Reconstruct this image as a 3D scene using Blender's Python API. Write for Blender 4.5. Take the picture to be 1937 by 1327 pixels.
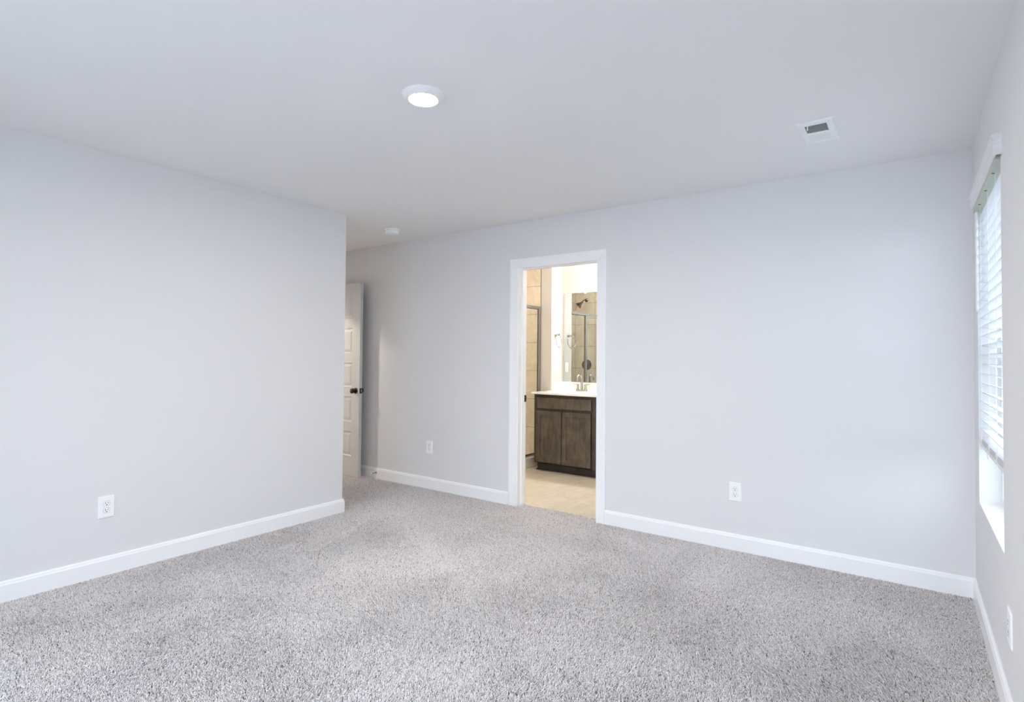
import bpy, bmesh, math, random
import numpy as np
from mathutils import Vector, Matrix

for o in list(bpy.data.objects):
    bpy.data.objects.remove(o)
S = bpy.context.scene
COL = S.collection

# ------------------------------------------------------------------ camera
W, H = 1937, 1327
CX, CY, CZ, YAW, PITCH, ROLL, FPX, SY = -.2786, -3.9109, 1.2745, .6238, .0219, .0089, 1048.66, -11.16
cy_, sy_ = math.cos(YAW), math.sin(YAW)
fwd = Vector((-sy_ * math.cos(PITCH), cy_ * math.cos(PITCH), math.sin(PITCH)))
rgt = Vector((cy_, sy_, 0))
upv = rgt.cross(fwd)
r2 = math.cos(ROLL) * rgt + math.sin(ROLL) * upv
u2 = -math.sin(ROLL) * rgt + math.cos(ROLL) * upv
cam = bpy.data.cameras.new('camera')
cam.sensor_fit = 'HORIZONTAL'
cam.sensor_width = 36
cam.lens = 36 * FPX / W
cam.shift_y = SY / W
cam.clip_start = .02
camo = bpy.data.objects.new('camera', cam)
COL.objects.link(camo)
m = Matrix((r2, u2, -fwd)).transposed().to_4x4()
m.translation = (CX, CY, CZ)
camo.matrix_world = m
S.camera = camo

# ------------------------------------------------------------------ world, daylight, exposure
S.view_settings.view_transform = 'Standard'
S.view_settings.look = 'None'
S.view_settings.gamma = 1
S.view_settings.use_curve_mapping = False
S.view_settings.exposure = 0.69
wd = bpy.data.worlds.new('sky')
S.world = wd
wd.use_nodes = True
nt = wd.node_tree
nt.nodes.clear()
geo = nt.nodes.new('ShaderNodeTexCoord')
sep = nt.nodes.new('ShaderNodeSeparateXYZ')
ramp = nt.nodes.new('ShaderNodeValToRGB')
ramp.color_ramp.elements[0].position = .0
ramp.color_ramp.elements[0].color = (.80, .89, 1, 1)
ramp.color_ramp.elements[1].position = .8
ramp.color_ramp.elements[1].color = (.66, .79, 1, 1)
bg = nt.nodes.new('ShaderNodeBackground')
bg.inputs['Strength'].default_value = 3.85
wo = nt.nodes.new('ShaderNodeOutputWorld')
nt.links.new(geo.outputs['Generated'], sep.inputs[0])
nt.links.new(sep.outputs['Z'], ramp.inputs[0])
nt.links.new(ramp.outputs[0], bg.inputs['Color'])
nt.links.new(bg.outputs[0], wo.inputs[0])

S.cycles.max_bounces = 14
S.cycles.diffuse_bounces = 8
S.cycles.glossy_bounces = 6
S.cycles.transparent_max_bounces = 16
S.cycles.transmission_bounces = 6
S.cycles.caustics_reflective = False
S.cycles.caustics_refractive = False
S.cycles.use_denoising = True
try:
    S.cycles_curves.shape = 'RIBBONS'
except Exception:
    pass


def portal(loc, rot, sx, sy):
    l = bpy.data.lights.new('daylight_portal', 'AREA')
    l.shape = 'RECTANGLE'
    l.size, l.size_y = sx, sy
    l.cycles.is_portal = True
    o = bpy.data.objects.new('daylight_portal', l)
    o.location = loc
    o.rotation_euler = rot
    COL.objects.link(o)


R90 = math.pi / 2
portal((.135, -.685, 1.32), (0, R90, 0), 1.50, .92)          # visible window (points to -x)
portal((-1.65, -4.74, 1.06), (R90, 0, math.pi), 2.8, 2.05)     # unseen glazing behind the camera, widened to brighten the room (points to +y)


# ------------------------------------------------------------------ materials
def new_mat(name, col, rough=.5, metal=0., spec=.5, noise=None, bump=None, coat=0.):
    """Principled material; noise=(scale, second colour, detail) varies the colour, bump=(scale, strength, distance)."""
    mt = bpy.data.materials.new(name)
    mt.use_nodes = True
    n = mt.node_tree
    b = n.nodes['Principled BSDF']
    b.inputs['Base Color'].default_value = (*col, 1)
    b.inputs['Roughness'].default_value = rough
    b.inputs['Metallic'].default_value = metal
    b.inputs['Specular IOR Level'].default_value = spec
    b.inputs['Coat Weight'].default_value = coat
    tc = n.nodes.new('ShaderNodeTexCoord')
    if noise:
        t = n.nodes.new('ShaderNodeTexNoise')
        t.inputs['Scale'].default_value = noise[0]
        t.inputs['Detail'].default_value = noise[2]
        mx = n.nodes.new('ShaderNodeMix')
        mx.data_type = 'RGBA'
        mx.inputs['A'].default_value = (*col, 1)
        mx.inputs['B'].default_value = (*noise[1], 1)
        n.links.new(tc.outputs['Object'], t.inputs['Vector'])
        n.links.new(t.outputs['Fac'], mx.inputs['Factor'])
        n.links.new(mx.outputs['Result'], b.inputs['Base Color'])
    if bump:
        t = n.nodes.new('ShaderNodeTexNoise')
        t.inputs['Scale'].default_value = bump[0]
        t.inputs['Detail'].default_value = 3
        bp = n.nodes.new('ShaderNodeBump')
        bp.inputs['Strength'].default_value = bump[1]
        bp.inputs['Distance'].default_value = bump[2]
        n.links.new(tc.outputs['Object'], t.inputs['Vector'])
        n.links.new(t.outputs['Fac'], bp.inputs['Height'])
        n.links.new(bp.outputs[0], b.inputs['Normal'])
    return mt


def emit_mat(name, col, strength):
    mt = bpy.data.materials.new(name)
    mt.use_nodes = True
    n = mt.node_tree
    b = n.nodes['Principled BSDF']
    b.inputs['Base Color'].default_value = (.9, .9, .88, 1)
    b.inputs['Emission Color'].default_value = (*col, 1)
    b.inputs['Emission Strength'].default_value = strength
    return mt


def glass_mat(name, tint):
    mt = bpy.data.materials.new(name)
    mt.use_nodes = True
    n = mt.node_tree
    n.nodes.clear()
    tr = n.nodes.new('ShaderNodeBsdfTransparent')
    tr.inputs[0].default_value = (*tint, 1)
    gl = n.nodes.new('ShaderNodeBsdfGlossy')
    gl.inputs['Roughness'].default_value = .02
    fr = n.nodes.new('ShaderNodeFresnel')
    fr.inputs['IOR'].default_value = 1.35
    mx = n.nodes.new('ShaderNodeMixShader')
    out = n.nodes.new('ShaderNodeOutputMaterial')
    ge = n.nodes.new('ShaderNodeNewGeometry')
    inv = n.nodes.new('ShaderNodeMath')
    inv.operation = 'SUBTRACT'
    inv.inputs[0].default_value = 1
    mul = n.nodes.new('ShaderNodeMath')
    mul.operation = 'MULTIPLY'
    n.links.new(ge.outputs['Backfacing'], inv.inputs[1])
    n.links.new(fr.outputs[0], mul.inputs[0])
    n.links.new(inv.outputs[0], mul.inputs[1])
    n.links.new(mul.outputs[0], mx.inputs[0])
    n.links.new(tr.outputs[0], mx.inputs[1])
    n.links.new(gl.outputs[0], mx.inputs[2])
    n.links.new(mx.outputs[0], out.inputs[0])
    return mt


def tile_mat(name, axes, origin, size, c1, c2, grout, mortar=.004, rough=.35):
    """Square tiles laid out in world metres on the plane spanned by the two axes."""
    mt = bpy.data.materials.new(name)
    mt.use_nodes = True
    n = mt.node_tree
    b = n.nodes['Principled BSDF']
    b.inputs['Roughness'].default_value = rough
    g = n.nodes.new('ShaderNodeNewGeometry')
    sp = n.nodes.new('ShaderNodeSeparateXYZ')
    cb = n.nodes.new('ShaderNodeCombineXYZ')
    ad = n.nodes.new('ShaderNodeVectorMath')
    ad.operation = 'SUBTRACT'
    ad.inputs[1].default_value = (origin[0], origin[1], 0)
    n.links.new(g.outputs['Position'], sp.inputs[0])
    n.links.new(sp.outputs[axes[0]], cb.inputs[0])
    n.links.new(sp.outputs[axes[1]], cb.inputs[1])
    n.links.new(cb.outputs[0], ad.inputs[0])
    br = n.nodes.new('ShaderNodeTexBrick')
    br.offset = 0
    br.squash = 1
    br.inputs['Scale'].default_value = 1
    br.inputs['Brick Width'].default_value = size
    br.inputs['Row Height'].default_value = size
    br.inputs['Mortar Size'].default_value = mortar
    br.inputs['Mortar Smooth'].default_value = .2
    br.inputs['Bias'].default_value = 0
    br.inputs['Color1'].default_value = (1, 1, 1, 1)
    br.inputs['Color2'].default_value = (.94, .94, .94, 1)
    n.links.new(ad.outputs[0], br.inputs['Vector'])
    no = n.nodes.new('ShaderNodeTexNoise')
    no.inputs['Scale'].default_value = 5
    no.inputs['Detail'].default_value = 8
    no.inputs['Roughness'].default_value = .65
    no.inputs['Distortion'].default_value = 1.2
    n.links.new(g.outputs['Position'], no.inputs['Vector'])
    rp = n.nodes.new('ShaderNodeValToRGB')
    rp.color_ramp.elements[0].position = .35
    rp.color_ramp.elements[0].color = (*c1, 1)
    rp.color_ramp.elements[1].position = .65
    rp.color_ramp.elements[1].color = (*c2, 1)
    n.links.new(no.outputs['Fac'], rp.inputs[0])
    mu = n.nodes.new('ShaderNodeMix')
    mu.data_type = 'RGBA'
    mu.blend_type = 'MULTIPLY'
    mu.inputs['Factor'].default_value = 1
    n.links.new(rp.outputs[0], mu.inputs['A'])
    n.links.new(br.outputs['Color'], mu.inputs['B'])
    mx = n.nodes.new('ShaderNodeMix')
    mx.data_type = 'RGBA'
    mx.inputs['B'].default_value = (*grout, 1)
    n.links.new(br.outputs['Fac'], mx.inputs['Factor'])
    n.links.new(mu.outputs['Result'], mx.inputs['A'])
    n.links.new(mx.outputs['Result'], b.inputs['Base Color'])
    bp = n.nodes.new('ShaderNodeBump')
    bp.invert = True
    bp.inputs['Strength'].default_value = .5
    bp.inputs['Distance'].default_value = .002
    n.links.new(br.outputs['Fac'], bp.inputs['Height'])
    n.links.new(bp.outputs[0], b.inputs['Normal'])
    return mt


def wood_mat(name, c1, c2):
    mt = bpy.data.materials.new(name)
    mt.use_nodes = True
    n = mt.node_tree
    b = n.nodes['Principled BSDF']
    b.inputs['Roughness'].default_value = .42
    g = n.nodes.new('ShaderNodeNewGeometry')
    mp = n.nodes.new('ShaderNodeMapping')
    mp.inputs['Scale'].default_value = (22, 22, 4.5)
    no = n.nodes.new('ShaderNodeTexNoise')
    no.inputs['Scale'].default_value = 1.6
    no.inputs['Detail'].default_value = 6
    n2 = n.nodes.new('ShaderNodeTexNoise')
    n2.inputs['Scale'].default_value = 9
    n2.inputs['Detail'].default_value = 4
    mth = n.nodes.new('ShaderNodeMath')
    mth.operation = 'ADD'
    hf = n.nodes.new('ShaderNodeMath')
    hf.operation = 'MULTIPLY'
    hf.inputs[1].default_value = .5
    rp = n.nodes.new('ShaderNodeValToRGB')
    rp.color_ramp.elements[0].position = .33
    rp.color_ramp.elements[0].color = (*c1, 1)
    rp.color_ramp.elements[1].position = .68
    rp.color_ramp.elements[1].color = (*c2, 1)
    n.links.new(g.outputs['Position'], mp.inputs[0])
    n.links.new(mp.outputs[0], no.inputs['Vector'])
    n.links.new(g.outputs['Position'], n2.inputs['Vector'])
    n.links.new(no.outputs['Fac'], mth.inputs[0])
    n.links.new(n2.outputs['Fac'], mth.inputs[1])
    n.links.new(mth.outputs[0], hf.inputs[0])
    n.links.new(hf.outputs[0], rp.inputs[0])
    n.links.new(rp.outputs[0], b.inputs['Base Color'])
    return mt


M = {}
M['paint'] = new_mat('wall_paint', (.78, .775, .78), .75, spec=.25, bump=(260, .08, .002))
M['bathpaint'] = new_mat('bathroom_paint', (.60, .57, .525), .7, spec=.25, bump=(260, .08, .002))
M['ceil'] = new_mat('ceiling_paint', (.90, .89, .885), .85, spec=.15, bump=(180, .10, .002))
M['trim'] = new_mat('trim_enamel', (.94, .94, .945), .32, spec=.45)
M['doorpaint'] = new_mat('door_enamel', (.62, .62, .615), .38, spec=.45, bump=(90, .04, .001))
M['plastic'] = new_mat('white_plastic', (.94, .94, .94), .35)
M['slot'] = new_mat('outlet_slot_dark', (.03, .03, .03), .6)
M['recept'] = new_mat('outlet_gap_grey', (.35, .35, .36), .6)
M['bronze'] = new_mat('oil_rubbed_bronze', (.06, .05, .045), .22, metal=.9)
M['nickel'] = new_mat('brushed_nickel', (.44, .43, .41), .2, metal=1)
M['chrome'] = new_mat('chrome', (.50, .49, .48), .10, metal=1)
M['darkchrome'] = new_mat('dark_chrome', (.20, .195, .19), .15, metal=1)
M['dark_seal'] = new_mat('dark_rubber_seal', (.03, .03, .03), .5)
M['counter'] = new_mat('cultured_marble', (.88, .86, .82), .18, noise=(6, (.80, .78, .74), 6), coat=.3)
M['wood'] = wood_mat('dark_stained_wood', (.040, .030, .022), (.125, .100, .076))
M['shade_wood'] = wood_mat('wood_shade_frame', (.022, .016, .012), (.065, .050, .038))  # same wood as the doors, darkened for shade around the gaps
M['kick'] = wood_mat('dark_toe_kick', (.014, .010, .008), (.03, .022, .017))
M['slat'] = new_mat('blind_white', (.80, .80, .805), .4)
M['headrail'] = new_mat('headrail_grey_green', (.62, .63, .53), .5)
M['vinyl'] = new_mat('window_vinyl', (.88, .89, .89), .35)
M['cord'] = new_mat('blind_cord', (.86, .86, .84), .8)
M['pane'] = glass_mat('window_glass', (.965, .975, .975))
M['shglass'] = glass_mat('shower_glass', (.985, .99, .985))
M['mirror'] = new_mat('mirror_silver', (.57, .61, .625), .0, metal=1)
M['backing'] = new_mat('carpet_backing', (.08, .073, .07), .95, noise=(40, (.12, .11, .105), 4))
M['hallfloor'] = new_mat('hall_carpet', (.42, .39, .37), .95, noise=(120, (.25, .23, .22), 4), bump=(200, .5, .01))
M['bounce_ground'] = new_mat('pale_bounce_ground', (.50, .50, .50), .9, noise=(3, (.58, .58, .57), 6))  # ground kept pale so it reflects daylight up to the ceiling
M['lens'] = emit_mat('ceiling_lens', (1, .91, .82), 430)
M['hall_lens'] = emit_mat('hall_lens', (1, .89, .75), 1250)
M['bath_lens'] = emit_mat('bath_ceiling_lens', (1, .94, .85), 95)
M['shower_lens'] = emit_mat('shower_lens', (1, .93, .82), 145)
M['bulb'] = emit_mat('vanity_shade', (1, .965, .90), 190)
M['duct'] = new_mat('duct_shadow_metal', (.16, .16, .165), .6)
TILE = ((.60, .515, .40), (.73, .645, .525))
M['tile_y'] = tile_mat('shower_tile_across', ('X', 'Z'), (-3.944 - 3.455, .075 - 3.455), .3455, *TILE, (.10, .08, .06), .0022)
M['tile_near'] = tile_mat('shower_tile_near', ('X', 'Z'), (-4.657 - 3.455, .075 - 3.455), .3455, *TILE, (.10, .08, .06), .0022)
M['tile_x'] = tile_mat('shower_tile_side', ('Y', 'Z'), (-3.30, .075 - 3.455), .3455, *TILE, (.10, .08, .06), .0022)
M['floor_tile'] = tile_mat('bath_floor_tile', ('X', 'Y'), (-2.67 - 3.6, .845 - 3.6), .36, (.58, .51, .41), (.70, .63, .53), (.74, .68, .57), .004, .3)


# ------------------------------------------------------------------ mesh helpers
def link(name, bm, mat, parent=None, loc=None, rot=None, bevel=0, smooth=False, seg=2):
    """One mesh object. bm is in the frame of its parent (or world if none)."""
    bmesh.ops.recalc_face_normals(bm, faces=bm.faces)
    me = bpy.data.meshes.new(name)
    bm.to_mesh(me)
    bm.free()
    me.materials.append(mat)
    if smooth:
        for p in me.polygons:
            p.use_smooth = True
    o = bpy.data.objects.new(name, me)
    COL.objects.link(o)
    if parent:
        o.parent = parent
    if loc:
        o.location = loc
    if rot:
        o.rotation_euler = rot
    if bevel:
        b = o.modifiers.new('bevel', 'BEVEL')
        b.width = bevel
        b.segments = seg
        b.limit_method = 'ANGLE'
    if smooth:
        e = o.modifiers.new('edges', 'EDGE_SPLIT')
        e.split_angle = math.radians(38)
    return o


def box(bm, x0, x1, y0, y1, z0, z1):
    v = [bm.verts.new((x, y, z)) for x in (x0, x1) for y in (y0, y1) for z in (z0, z1)]
    for f in ((0, 1, 3, 2), (4, 6, 7, 5), (0, 4, 5, 1), (2, 3, 7, 6), (0, 2, 6, 4), (1, 5, 7, 3)):
        bm.faces.new([v[i] for i in f])
    return bm


def boxes(*bs):
    bm = bmesh.new()
    for b in bs:
        box(bm, *b)
    return bm


def lathe(prof, n=40, axis='Z', bm=None, at=(0, 0, 0), direction=None):
    """Revolve (radius, height) pairs; axis along direction."""
    bm = bm or bmesh.new()
    d = Vector(direction) if direction else {'X': Vector((1, 0, 0)), 'Y': Vector((0, 1, 0)), 'Z': Vector((0, 0, 1))}[axis]
    q = Vector((0, 0, 1)).rotation_difference(d.normalized())
    rings = []
    for r, h in prof:
        if r < 1e-6:
            rings.append([bm.verts.new(q @ Vector((0, 0, h)) + Vector(at))])
        else:
            rings.append([bm.verts.new(q @ Vector((r * math.cos(2 * math.pi * k / n), r * math.sin(2 * math.pi * k / n), h)) + Vector(at)) for k in range(n)])
    for a, b in zip(rings, rings[1:]):
        for k in range(n):
            k2 = (k + 1) % n
            if len(a) == 1 and len(b) == 1:
                continue
            if len(a) == 1:
                bm.faces.new((a[0], b[k], b[k2]))
            elif len(b) == 1:
                bm.faces.new((a[k], b[0], a[k2]))
            else:
                bm.faces.new((a[k], b[k], b[k2], a[k2]))
    return bm


def tube(path, r, n=10, bm=None, closed=False):
    bm = bm or bmesh.new()
    P = [Vector(p) for p in path]
    rr = r if isinstance(r, (list, tuple)) else [r] * len(P)
    rings = []
    nrm = None
    L = len(P)
    for i, p in enumerate(P):
        a = P[(i - 1) % L] if (closed or i > 0) else p
        b = P[(i + 1) % L] if (closed or i < L - 1) else p
        t = (b - a).normalized()
        if nrm is None:
            nrm = t.orthogonal().normalized()
        nrm = (nrm - t * nrm.dot(t)).normalized()
        bi = t.cross(nrm)
        rings.append([bm.verts.new(p + rr[i] * (math.cos(2 * math.pi * k / n) * nrm + math.sin(2 * math.pi * k / n) * bi)) for k in range(n)])
    pairs = list(zip(rings, rings[1:]))
    if closed:
        # keep the seam untwisted by matching the nearest vertex
        a, b = rings[-1], rings[0]
        s = min(range(n), key=lambda q: (a[0].co - b[q].co).length)
        pairs.append((a, b[s:] + b[:s]))
    for a, b in pairs:
        for k in range(n):
            k2 = (k + 1) % n
            bm.faces.new((a[k], a[k2], b[k2], b[k]))
    if not closed:
        bm.faces.new(rings[0][::-1])
        bm.faces.new(rings[-1])
    return bm


def sweep(path, prof, fn, side=1, bm=None):
    """Mitred moulding. path: 2-D points; prof: closed polygon of (offset, height); fn maps (u, v, height) to xyz."""
    bm = bm or bmesh.new()
    P = [Vector(p) for p in path]
    rings = []
    for i, p in enumerate(P):
        ns = []
        if i > 0:
            t = (P[i] - P[i - 1]).normalized()
            ns.append(Vector((-t.y, t.x)) * side)
        if i < len(P) - 1:
            t = (P[i + 1] - P[i]).normalized()
            ns.append(Vector((-t.y, t.x)) * side)
        if len(ns) == 2:
            n = (ns[0] + ns[1])
            n = n / (n.dot(ns[0]))
        else:
            n = ns[0]
        rings.append([bm.verts.new(fn(p.x + n.x * w, p.y + n.y * w, h)) for w, h in prof])
    k = len(prof)
    for a, b in zip(rings, rings[1:]):
        for i in range(k):
            j = (i + 1) % k
            bm.faces.new((a[i], a[j], b[j], b[i]))
    bm.faces.new(rings[0])
    bm.faces.new(rings[-1][::-1])
    return bm


def empty(name, loc, label=None, cat=None, group=None, kind=None, rotz=0):
    o = bpy.data.objects.new(name, None)
    o.location = loc
    o.rotation_euler = (0, 0, rotz)
    o.empty_display_size = .05
    COL.objects.link(o)
    tag(o, label, cat, group, kind)
    return o


def tag(o, label=None, cat=None, group=None, kind=None):
    for k, v in (('label', label), ('category', cat), ('group', group), ('kind', kind)):
        if v:
            o[k] = v
    return o


def shift(bm, loc):
    bmesh.ops.translate(bm, verts=bm.verts, vec=-Vector(loc))
    return bm


def part(name, bm, mat, root, label=None, **kw):
    """A part given in world coordinates, stored in the frame of its (unrotated) root."""
    base = Vector(root.location)
    p = root.parent
    while p:
        base += Vector(p.location)
        p = p.parent
    o = link(name, shift(bm, base), mat, root, **kw)
    if label:
        o['label'] = label
    return o


def struct(name, bm, mat, label, cat, **kw):
    return tag(link(name, bm, mat, **kw), label, cat, kind='structure')


# ------------------------------------------------------------------ dimensions (metres)
HC = 2.44            # ceiling
XL = -4.0545         # left wall plane
YL = -1.0194         # where the left wall ends
XE = -5.79           # entry wall plane at the end of the recess
YF = -4.60           # wall behind the camera
YB = .12             # bathroom side of the far wall
YM = 2.034            # bathroom mirror wall
XS = -3.792           # side wall beside the vanity
YP = 1.785           # front face of the shower partition
ZT = -.012           # tile / carpet base level
WY0, WY1, WZ0, WZ1 = -.22, -1.15, .556, 2.09   # window opening


def wall_x(x0, x1, y0, y1, holes, z0=-.05, z1=HC + .05):
    """Wall slab normal to x with rectangular holes (ya, yb, za, zb), given in rising y."""
    bm = bmesh.new()
    y = y0
    for ya, yb, za, zb in sorted(holes):
        if ya > y:
            box(bm, x0, x1, y, ya, z0, z1)
        if za > z0:
            box(bm, x0, x1, ya, yb, z0, za)
        if zb < z1:
            box(bm, x0, x1, ya, yb, zb, z1)
        y = yb
    box(bm, x0, x1, y, y1, z0, z1)
    return bm


def wall_y(y0, y1, x0, x1, holes, z0=-.05, z1=HC + .05):
    bm = wall_x(y0, y1, x0, x1, holes, z0, z1)
    for v in bm.verts:
        v.co.x, v.co.y = v.co.y, v.co.x
    return bm


# ------------------------------------------------------------------ room shell
struct('wall_back', wall_y(0, YB, -5.91, .14, [(-3.047, -2.252, -.05, 2.062)]), M['paint'],
       'long pale grey far wall with the white bathroom doorway in it', 'wall')
struct('wall_left', boxes((XL - .12, XL, YF, YL, -.05, HC + .05)), M['paint'],
       'pale grey wall on the left ending at an outside corner', 'wall')
struct('wall_alcove', boxes((XE, XL - .12, YL - .12, YL, -.05, HC + .05)), M['paint'],
       'pale grey return wall hidden behind the outside corner', 'wall')
struct('wall_right', wall_x(0, .14, YF, 0, [(WY1, WY0, WZ0, WZ1)]), M['paint'],
       'pale grey window wall at the right edge of the room', 'wall')
struct('wall_front', wall_y(YF - .14, YF, XL - .12, .14, [(-3.05, -.25, .03, 2.09)]), M['paint'],
       'pale grey wall behind the camera with an opening widened for daylight', 'wall')
struct('wall_entry', wall_x(XE - .12, XE, YL - .12, 0, [(-.935, -.105, -.05, 2.062)]), M['paint'],
       'pale grey end wall of the recess holding the entry doorway', 'wall')
struct('ceiling', boxes((XL - .12, .14, YF - .14, .12, HC, HC + .12), (XE - .12, XL - .12, YL - .12, .12, HC, HC + .12)), M['ceil'],
       'flat white ceiling over the carpeted room', 'ceiling')
struct('floor', boxes((XL - .12, .14, YF - .14, .095, ZT - .1, ZT), (XE - .12, XL - .12, YL - .12, .095, ZT - .1, ZT)), M['backing'],
       'floor under the speckled carpet pile', 'floor')
# hall beyond the entry door
struct('floor_hall', boxes((-7.5, XE - .12, -2.4, .12, ZT - .1, 0)), M['hallfloor'], 'carpeted hall floor beyond the entry doorway', 'floor')
struct('ceiling_hall', boxes((-7.5, XE - .12, -2.4, .12, HC, HC + .12)), M['ceil'], 'hall ceiling beyond the entry doorway', 'ceiling')
struct('wall_hall', boxes((-7.62, -7.5, -2.4, .12, -.05, HC + .05), (-7.5, XE - .12, -2.52, -2.4, -.05, HC + .05), (-7.5, XE - .12, .0, .12, -.05, HC + .05),
                          (XE - .12, XE, -2.52, YL - .12, -.05, HC + .05)), M['paint'],
       'hall walls beyond the entry doorway', 'wall')
# bathroom shell
struct('floor_bathroom', boxes((-4.755, -1.48, .095, 2.154, ZT - .1, ZT)), M['floor_tile'], 'cream square tiles on the bathroom floor', 'floor')
struct('ceiling_bathroom', boxes((-4.755, -1.48, YB, 2.154, HC, HC + .12)), M['ceil'], 'white bathroom ceiling', 'ceiling')
struct('wall_bathroom_mirror', boxes((XS, -1.48, YM, YM + .12, -.05, HC + .05)), M['bathpaint'], 'bright bathroom wall behind the mirror', 'wall')
struct('wall_bathroom_partition', boxes((-4.755, XS, YP, YM + .12, -.05, HC + .05)), M['bathpaint'], 'beige wall block between shower and vanity with towel ring', 'wall')
struct('wall_bathroom_right', boxes((-1.60, -1.48, YB, YM, -.05, HC + .05)), M['bathpaint'], 'bathroom wall hidden beyond the vanity', 'wall')
struct('wall_shower_side', boxes((-4.755, -4.665, YB, YP, -.05, HC + .05)), M['paint'], 'wall at the back of the shower', 'wall')
struct('wall_shower_tile', boxes((-4.665, -3.944, YP - .008, YP, ZT, HC)), M['tile_y'], 'tan tiled shower wall seen through the doorway', 'wall')
struct('wall_shower_tile_near', boxes((-4.665, -3.944, YB, YB + .008, ZT, HC)), M['tile_near'], 'tan tiled shower wall with shower head seen in mirror', 'wall')
struct('wall_shower_tile_side', boxes((-4.665, -4.657, YB + .008, YP - .008, ZT, HC)), M['tile_x'], 'tan tiled long wall inside the shower', 'wall')
# yard outside: pale ground and fence added to shape the daylight
struct('ground', boxes((-30, 30, -30, 30, -.62, -.60)), M['bounce_ground'], 'unseen ground outside, made pale to bounce daylight indoors', 'ground')

M['fence'] = new_mat('added_fence', (.26, .33, .32), .85, noise=(5, (.33, .39, .38), 4))
bm = bmesh.new()
for k in range(130):
    y = -12 + .152 * k
    box(bm, 3.42, 3.44, y, y + .146, -.60, 1.33)
box(bm, 3.44, 3.48, -12, 7.8, -.2, -.11)
box(bm, 3.44, 3.48, -12, 7.8, .8, .89)
struct('fence', bm, M['fence'], 'added board fence across the yard, dimming the view through the blind', 'fence')  # added fence, low enough that bright sky shows above eye level

# ------------------------------------------------------------------ baseboards and casings
BB = [(0, -.012), (.0145, -.012), (.0145, .088), (.0115, .094), (.0105, .101), (.004, .108), (0, .108)]
flat = lambda u, v, h: (u, v, h)


def baseboard(name, path, side, label):
    return struct(name, sweep(path, BB, flat, side), M['trim'], label, 'baseboard')


baseboard('baseboard_left', [(XL, YF), (XL, YL), (XE, YL)], -1, 'white baseboard along the left wall turning its outside corner')
baseboard('baseboard_back_left', [(XE, 0), (-3.113, 0)], -1, 'white baseboard between the entry door and bathroom doorway')
baseboard('baseboard_back_right', [(-2.196, 0), (0, 0), (0, YF)], -1, 'white baseboard from the bathroom doorway round to the window wall')

CAS = [(0, 0), (0, .009), (.006, .011), (.012, .0105), (.050, .015), (.060, .0175), (.076, .0175), (.080, .015), (.080, 0)]


def casing(name, path, fn, side, label):
    o = struct(name, sweep(path, CAS, fn, side), M['trim'], label, 'door trim')
    return o


t1 = casing('trim_1', [(-3.030, -.012), (-3.030, 2.042), (-2.272, 2.042), (-2.272, -.012)], lambda u, v, h: (u, -h, v), 1,
            'white casing and jamb framing the bathroom doorway')
bj = boxes((-3.047, -3.025, -.001, YB + .001, ZT, 2.065), (-2.277, -2.252, -.001, YB + .001, ZT, 2.065), (-3.025, -2.277, -.001, YB + .001, 2.045, 2.065))
link('jamb', bj, M['trim'], t1, bevel=.0015)
bs = boxes((-3.025, -3.014, .045, .083, ZT, 2.045), (-2.288, -2.277, .045, .083, ZT, 2.045), (-3.014, -2.288, .045, .083, 2.034, 2.045))
link('door_stop_strip', bs, M['trim'], t1, bevel=.002)
sp = boxes((-3.0252, -3.0235, .086, .117, .885, .945), (-3.0252, -3.0215, .112, .1225, .890, .940))
o = link('strike_plate', sp, M['bronze'], t1)
o['label'] = 'dark bronze strike plate'
t2 = casing('trim_2', [(-.940, -.012), (-.940, 2.045), (-.100, 2.045), (-.100, -.012)], lambda u, v, h: (XE + h, u, v), 1,
            'white casing around the entry doorway in the recess')
bj = boxes((XE - .121, XE + .001, -.935, -.918, ZT, 2.06), (XE - .121, XE + .001, -.122, -.105, ZT, 2.06), (XE - .121, XE + .001, -.918, -.122, 2.043, 2.06))
link('jamb', bj, M['trim'], t2)


# ------------------------------------------------------------------ panelled doors
def panel_face(bm, x0, x1, z0, z1, y, s, panels, depth=.007):
    """Front of a moulded door on the plane y, facing s (-1 or +1 in y), with sunk-and-raised panels."""
    xs = sorted({x0, x1, *[p[0] for p in panels], *[p[1] for p in panels]})
    zs = sorted({z0, z1, *[p[2] for p in panels], *[p[3] for p in panels]})
    isp = lambda a, b, c, d: any(abs(a - p[0]) < 1e-6 and abs(b - p[1]) < 1e-6 and abs(c - p[2]) < 1e-6 and abs(d - p[3]) < 1e-6 for p in panels)
    for a, b in zip(xs, xs[1:]):
        for c, d in zip(zs, zs[1:]):
            if not isp(a, b, c, d):
                bm.faces.new([bm.verts.new((x, y, z)) for x, z in ((a, c), (b, c), (b, d), (a, d))])
    for a, b, c, d in panels:
        steps = [(0, 0), (.009, depth), (.020, depth), (.040, .003)]
        rings = [[bm.verts.new((x, y - s * q, z)) for x, z in ((a + i, c + i), (b - i, c + i), (b - i, d - i), (a + i, d - i))] for i, q in steps]
        for r0, r1 in zip(rings, rings[1:]):
            for k in range(4):
                bm.faces.new((r0[k], r0[(k + 1) % 4], r1[(k + 1) % 4], r1[k]))
        bm.faces.new(rings[-1])


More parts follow.
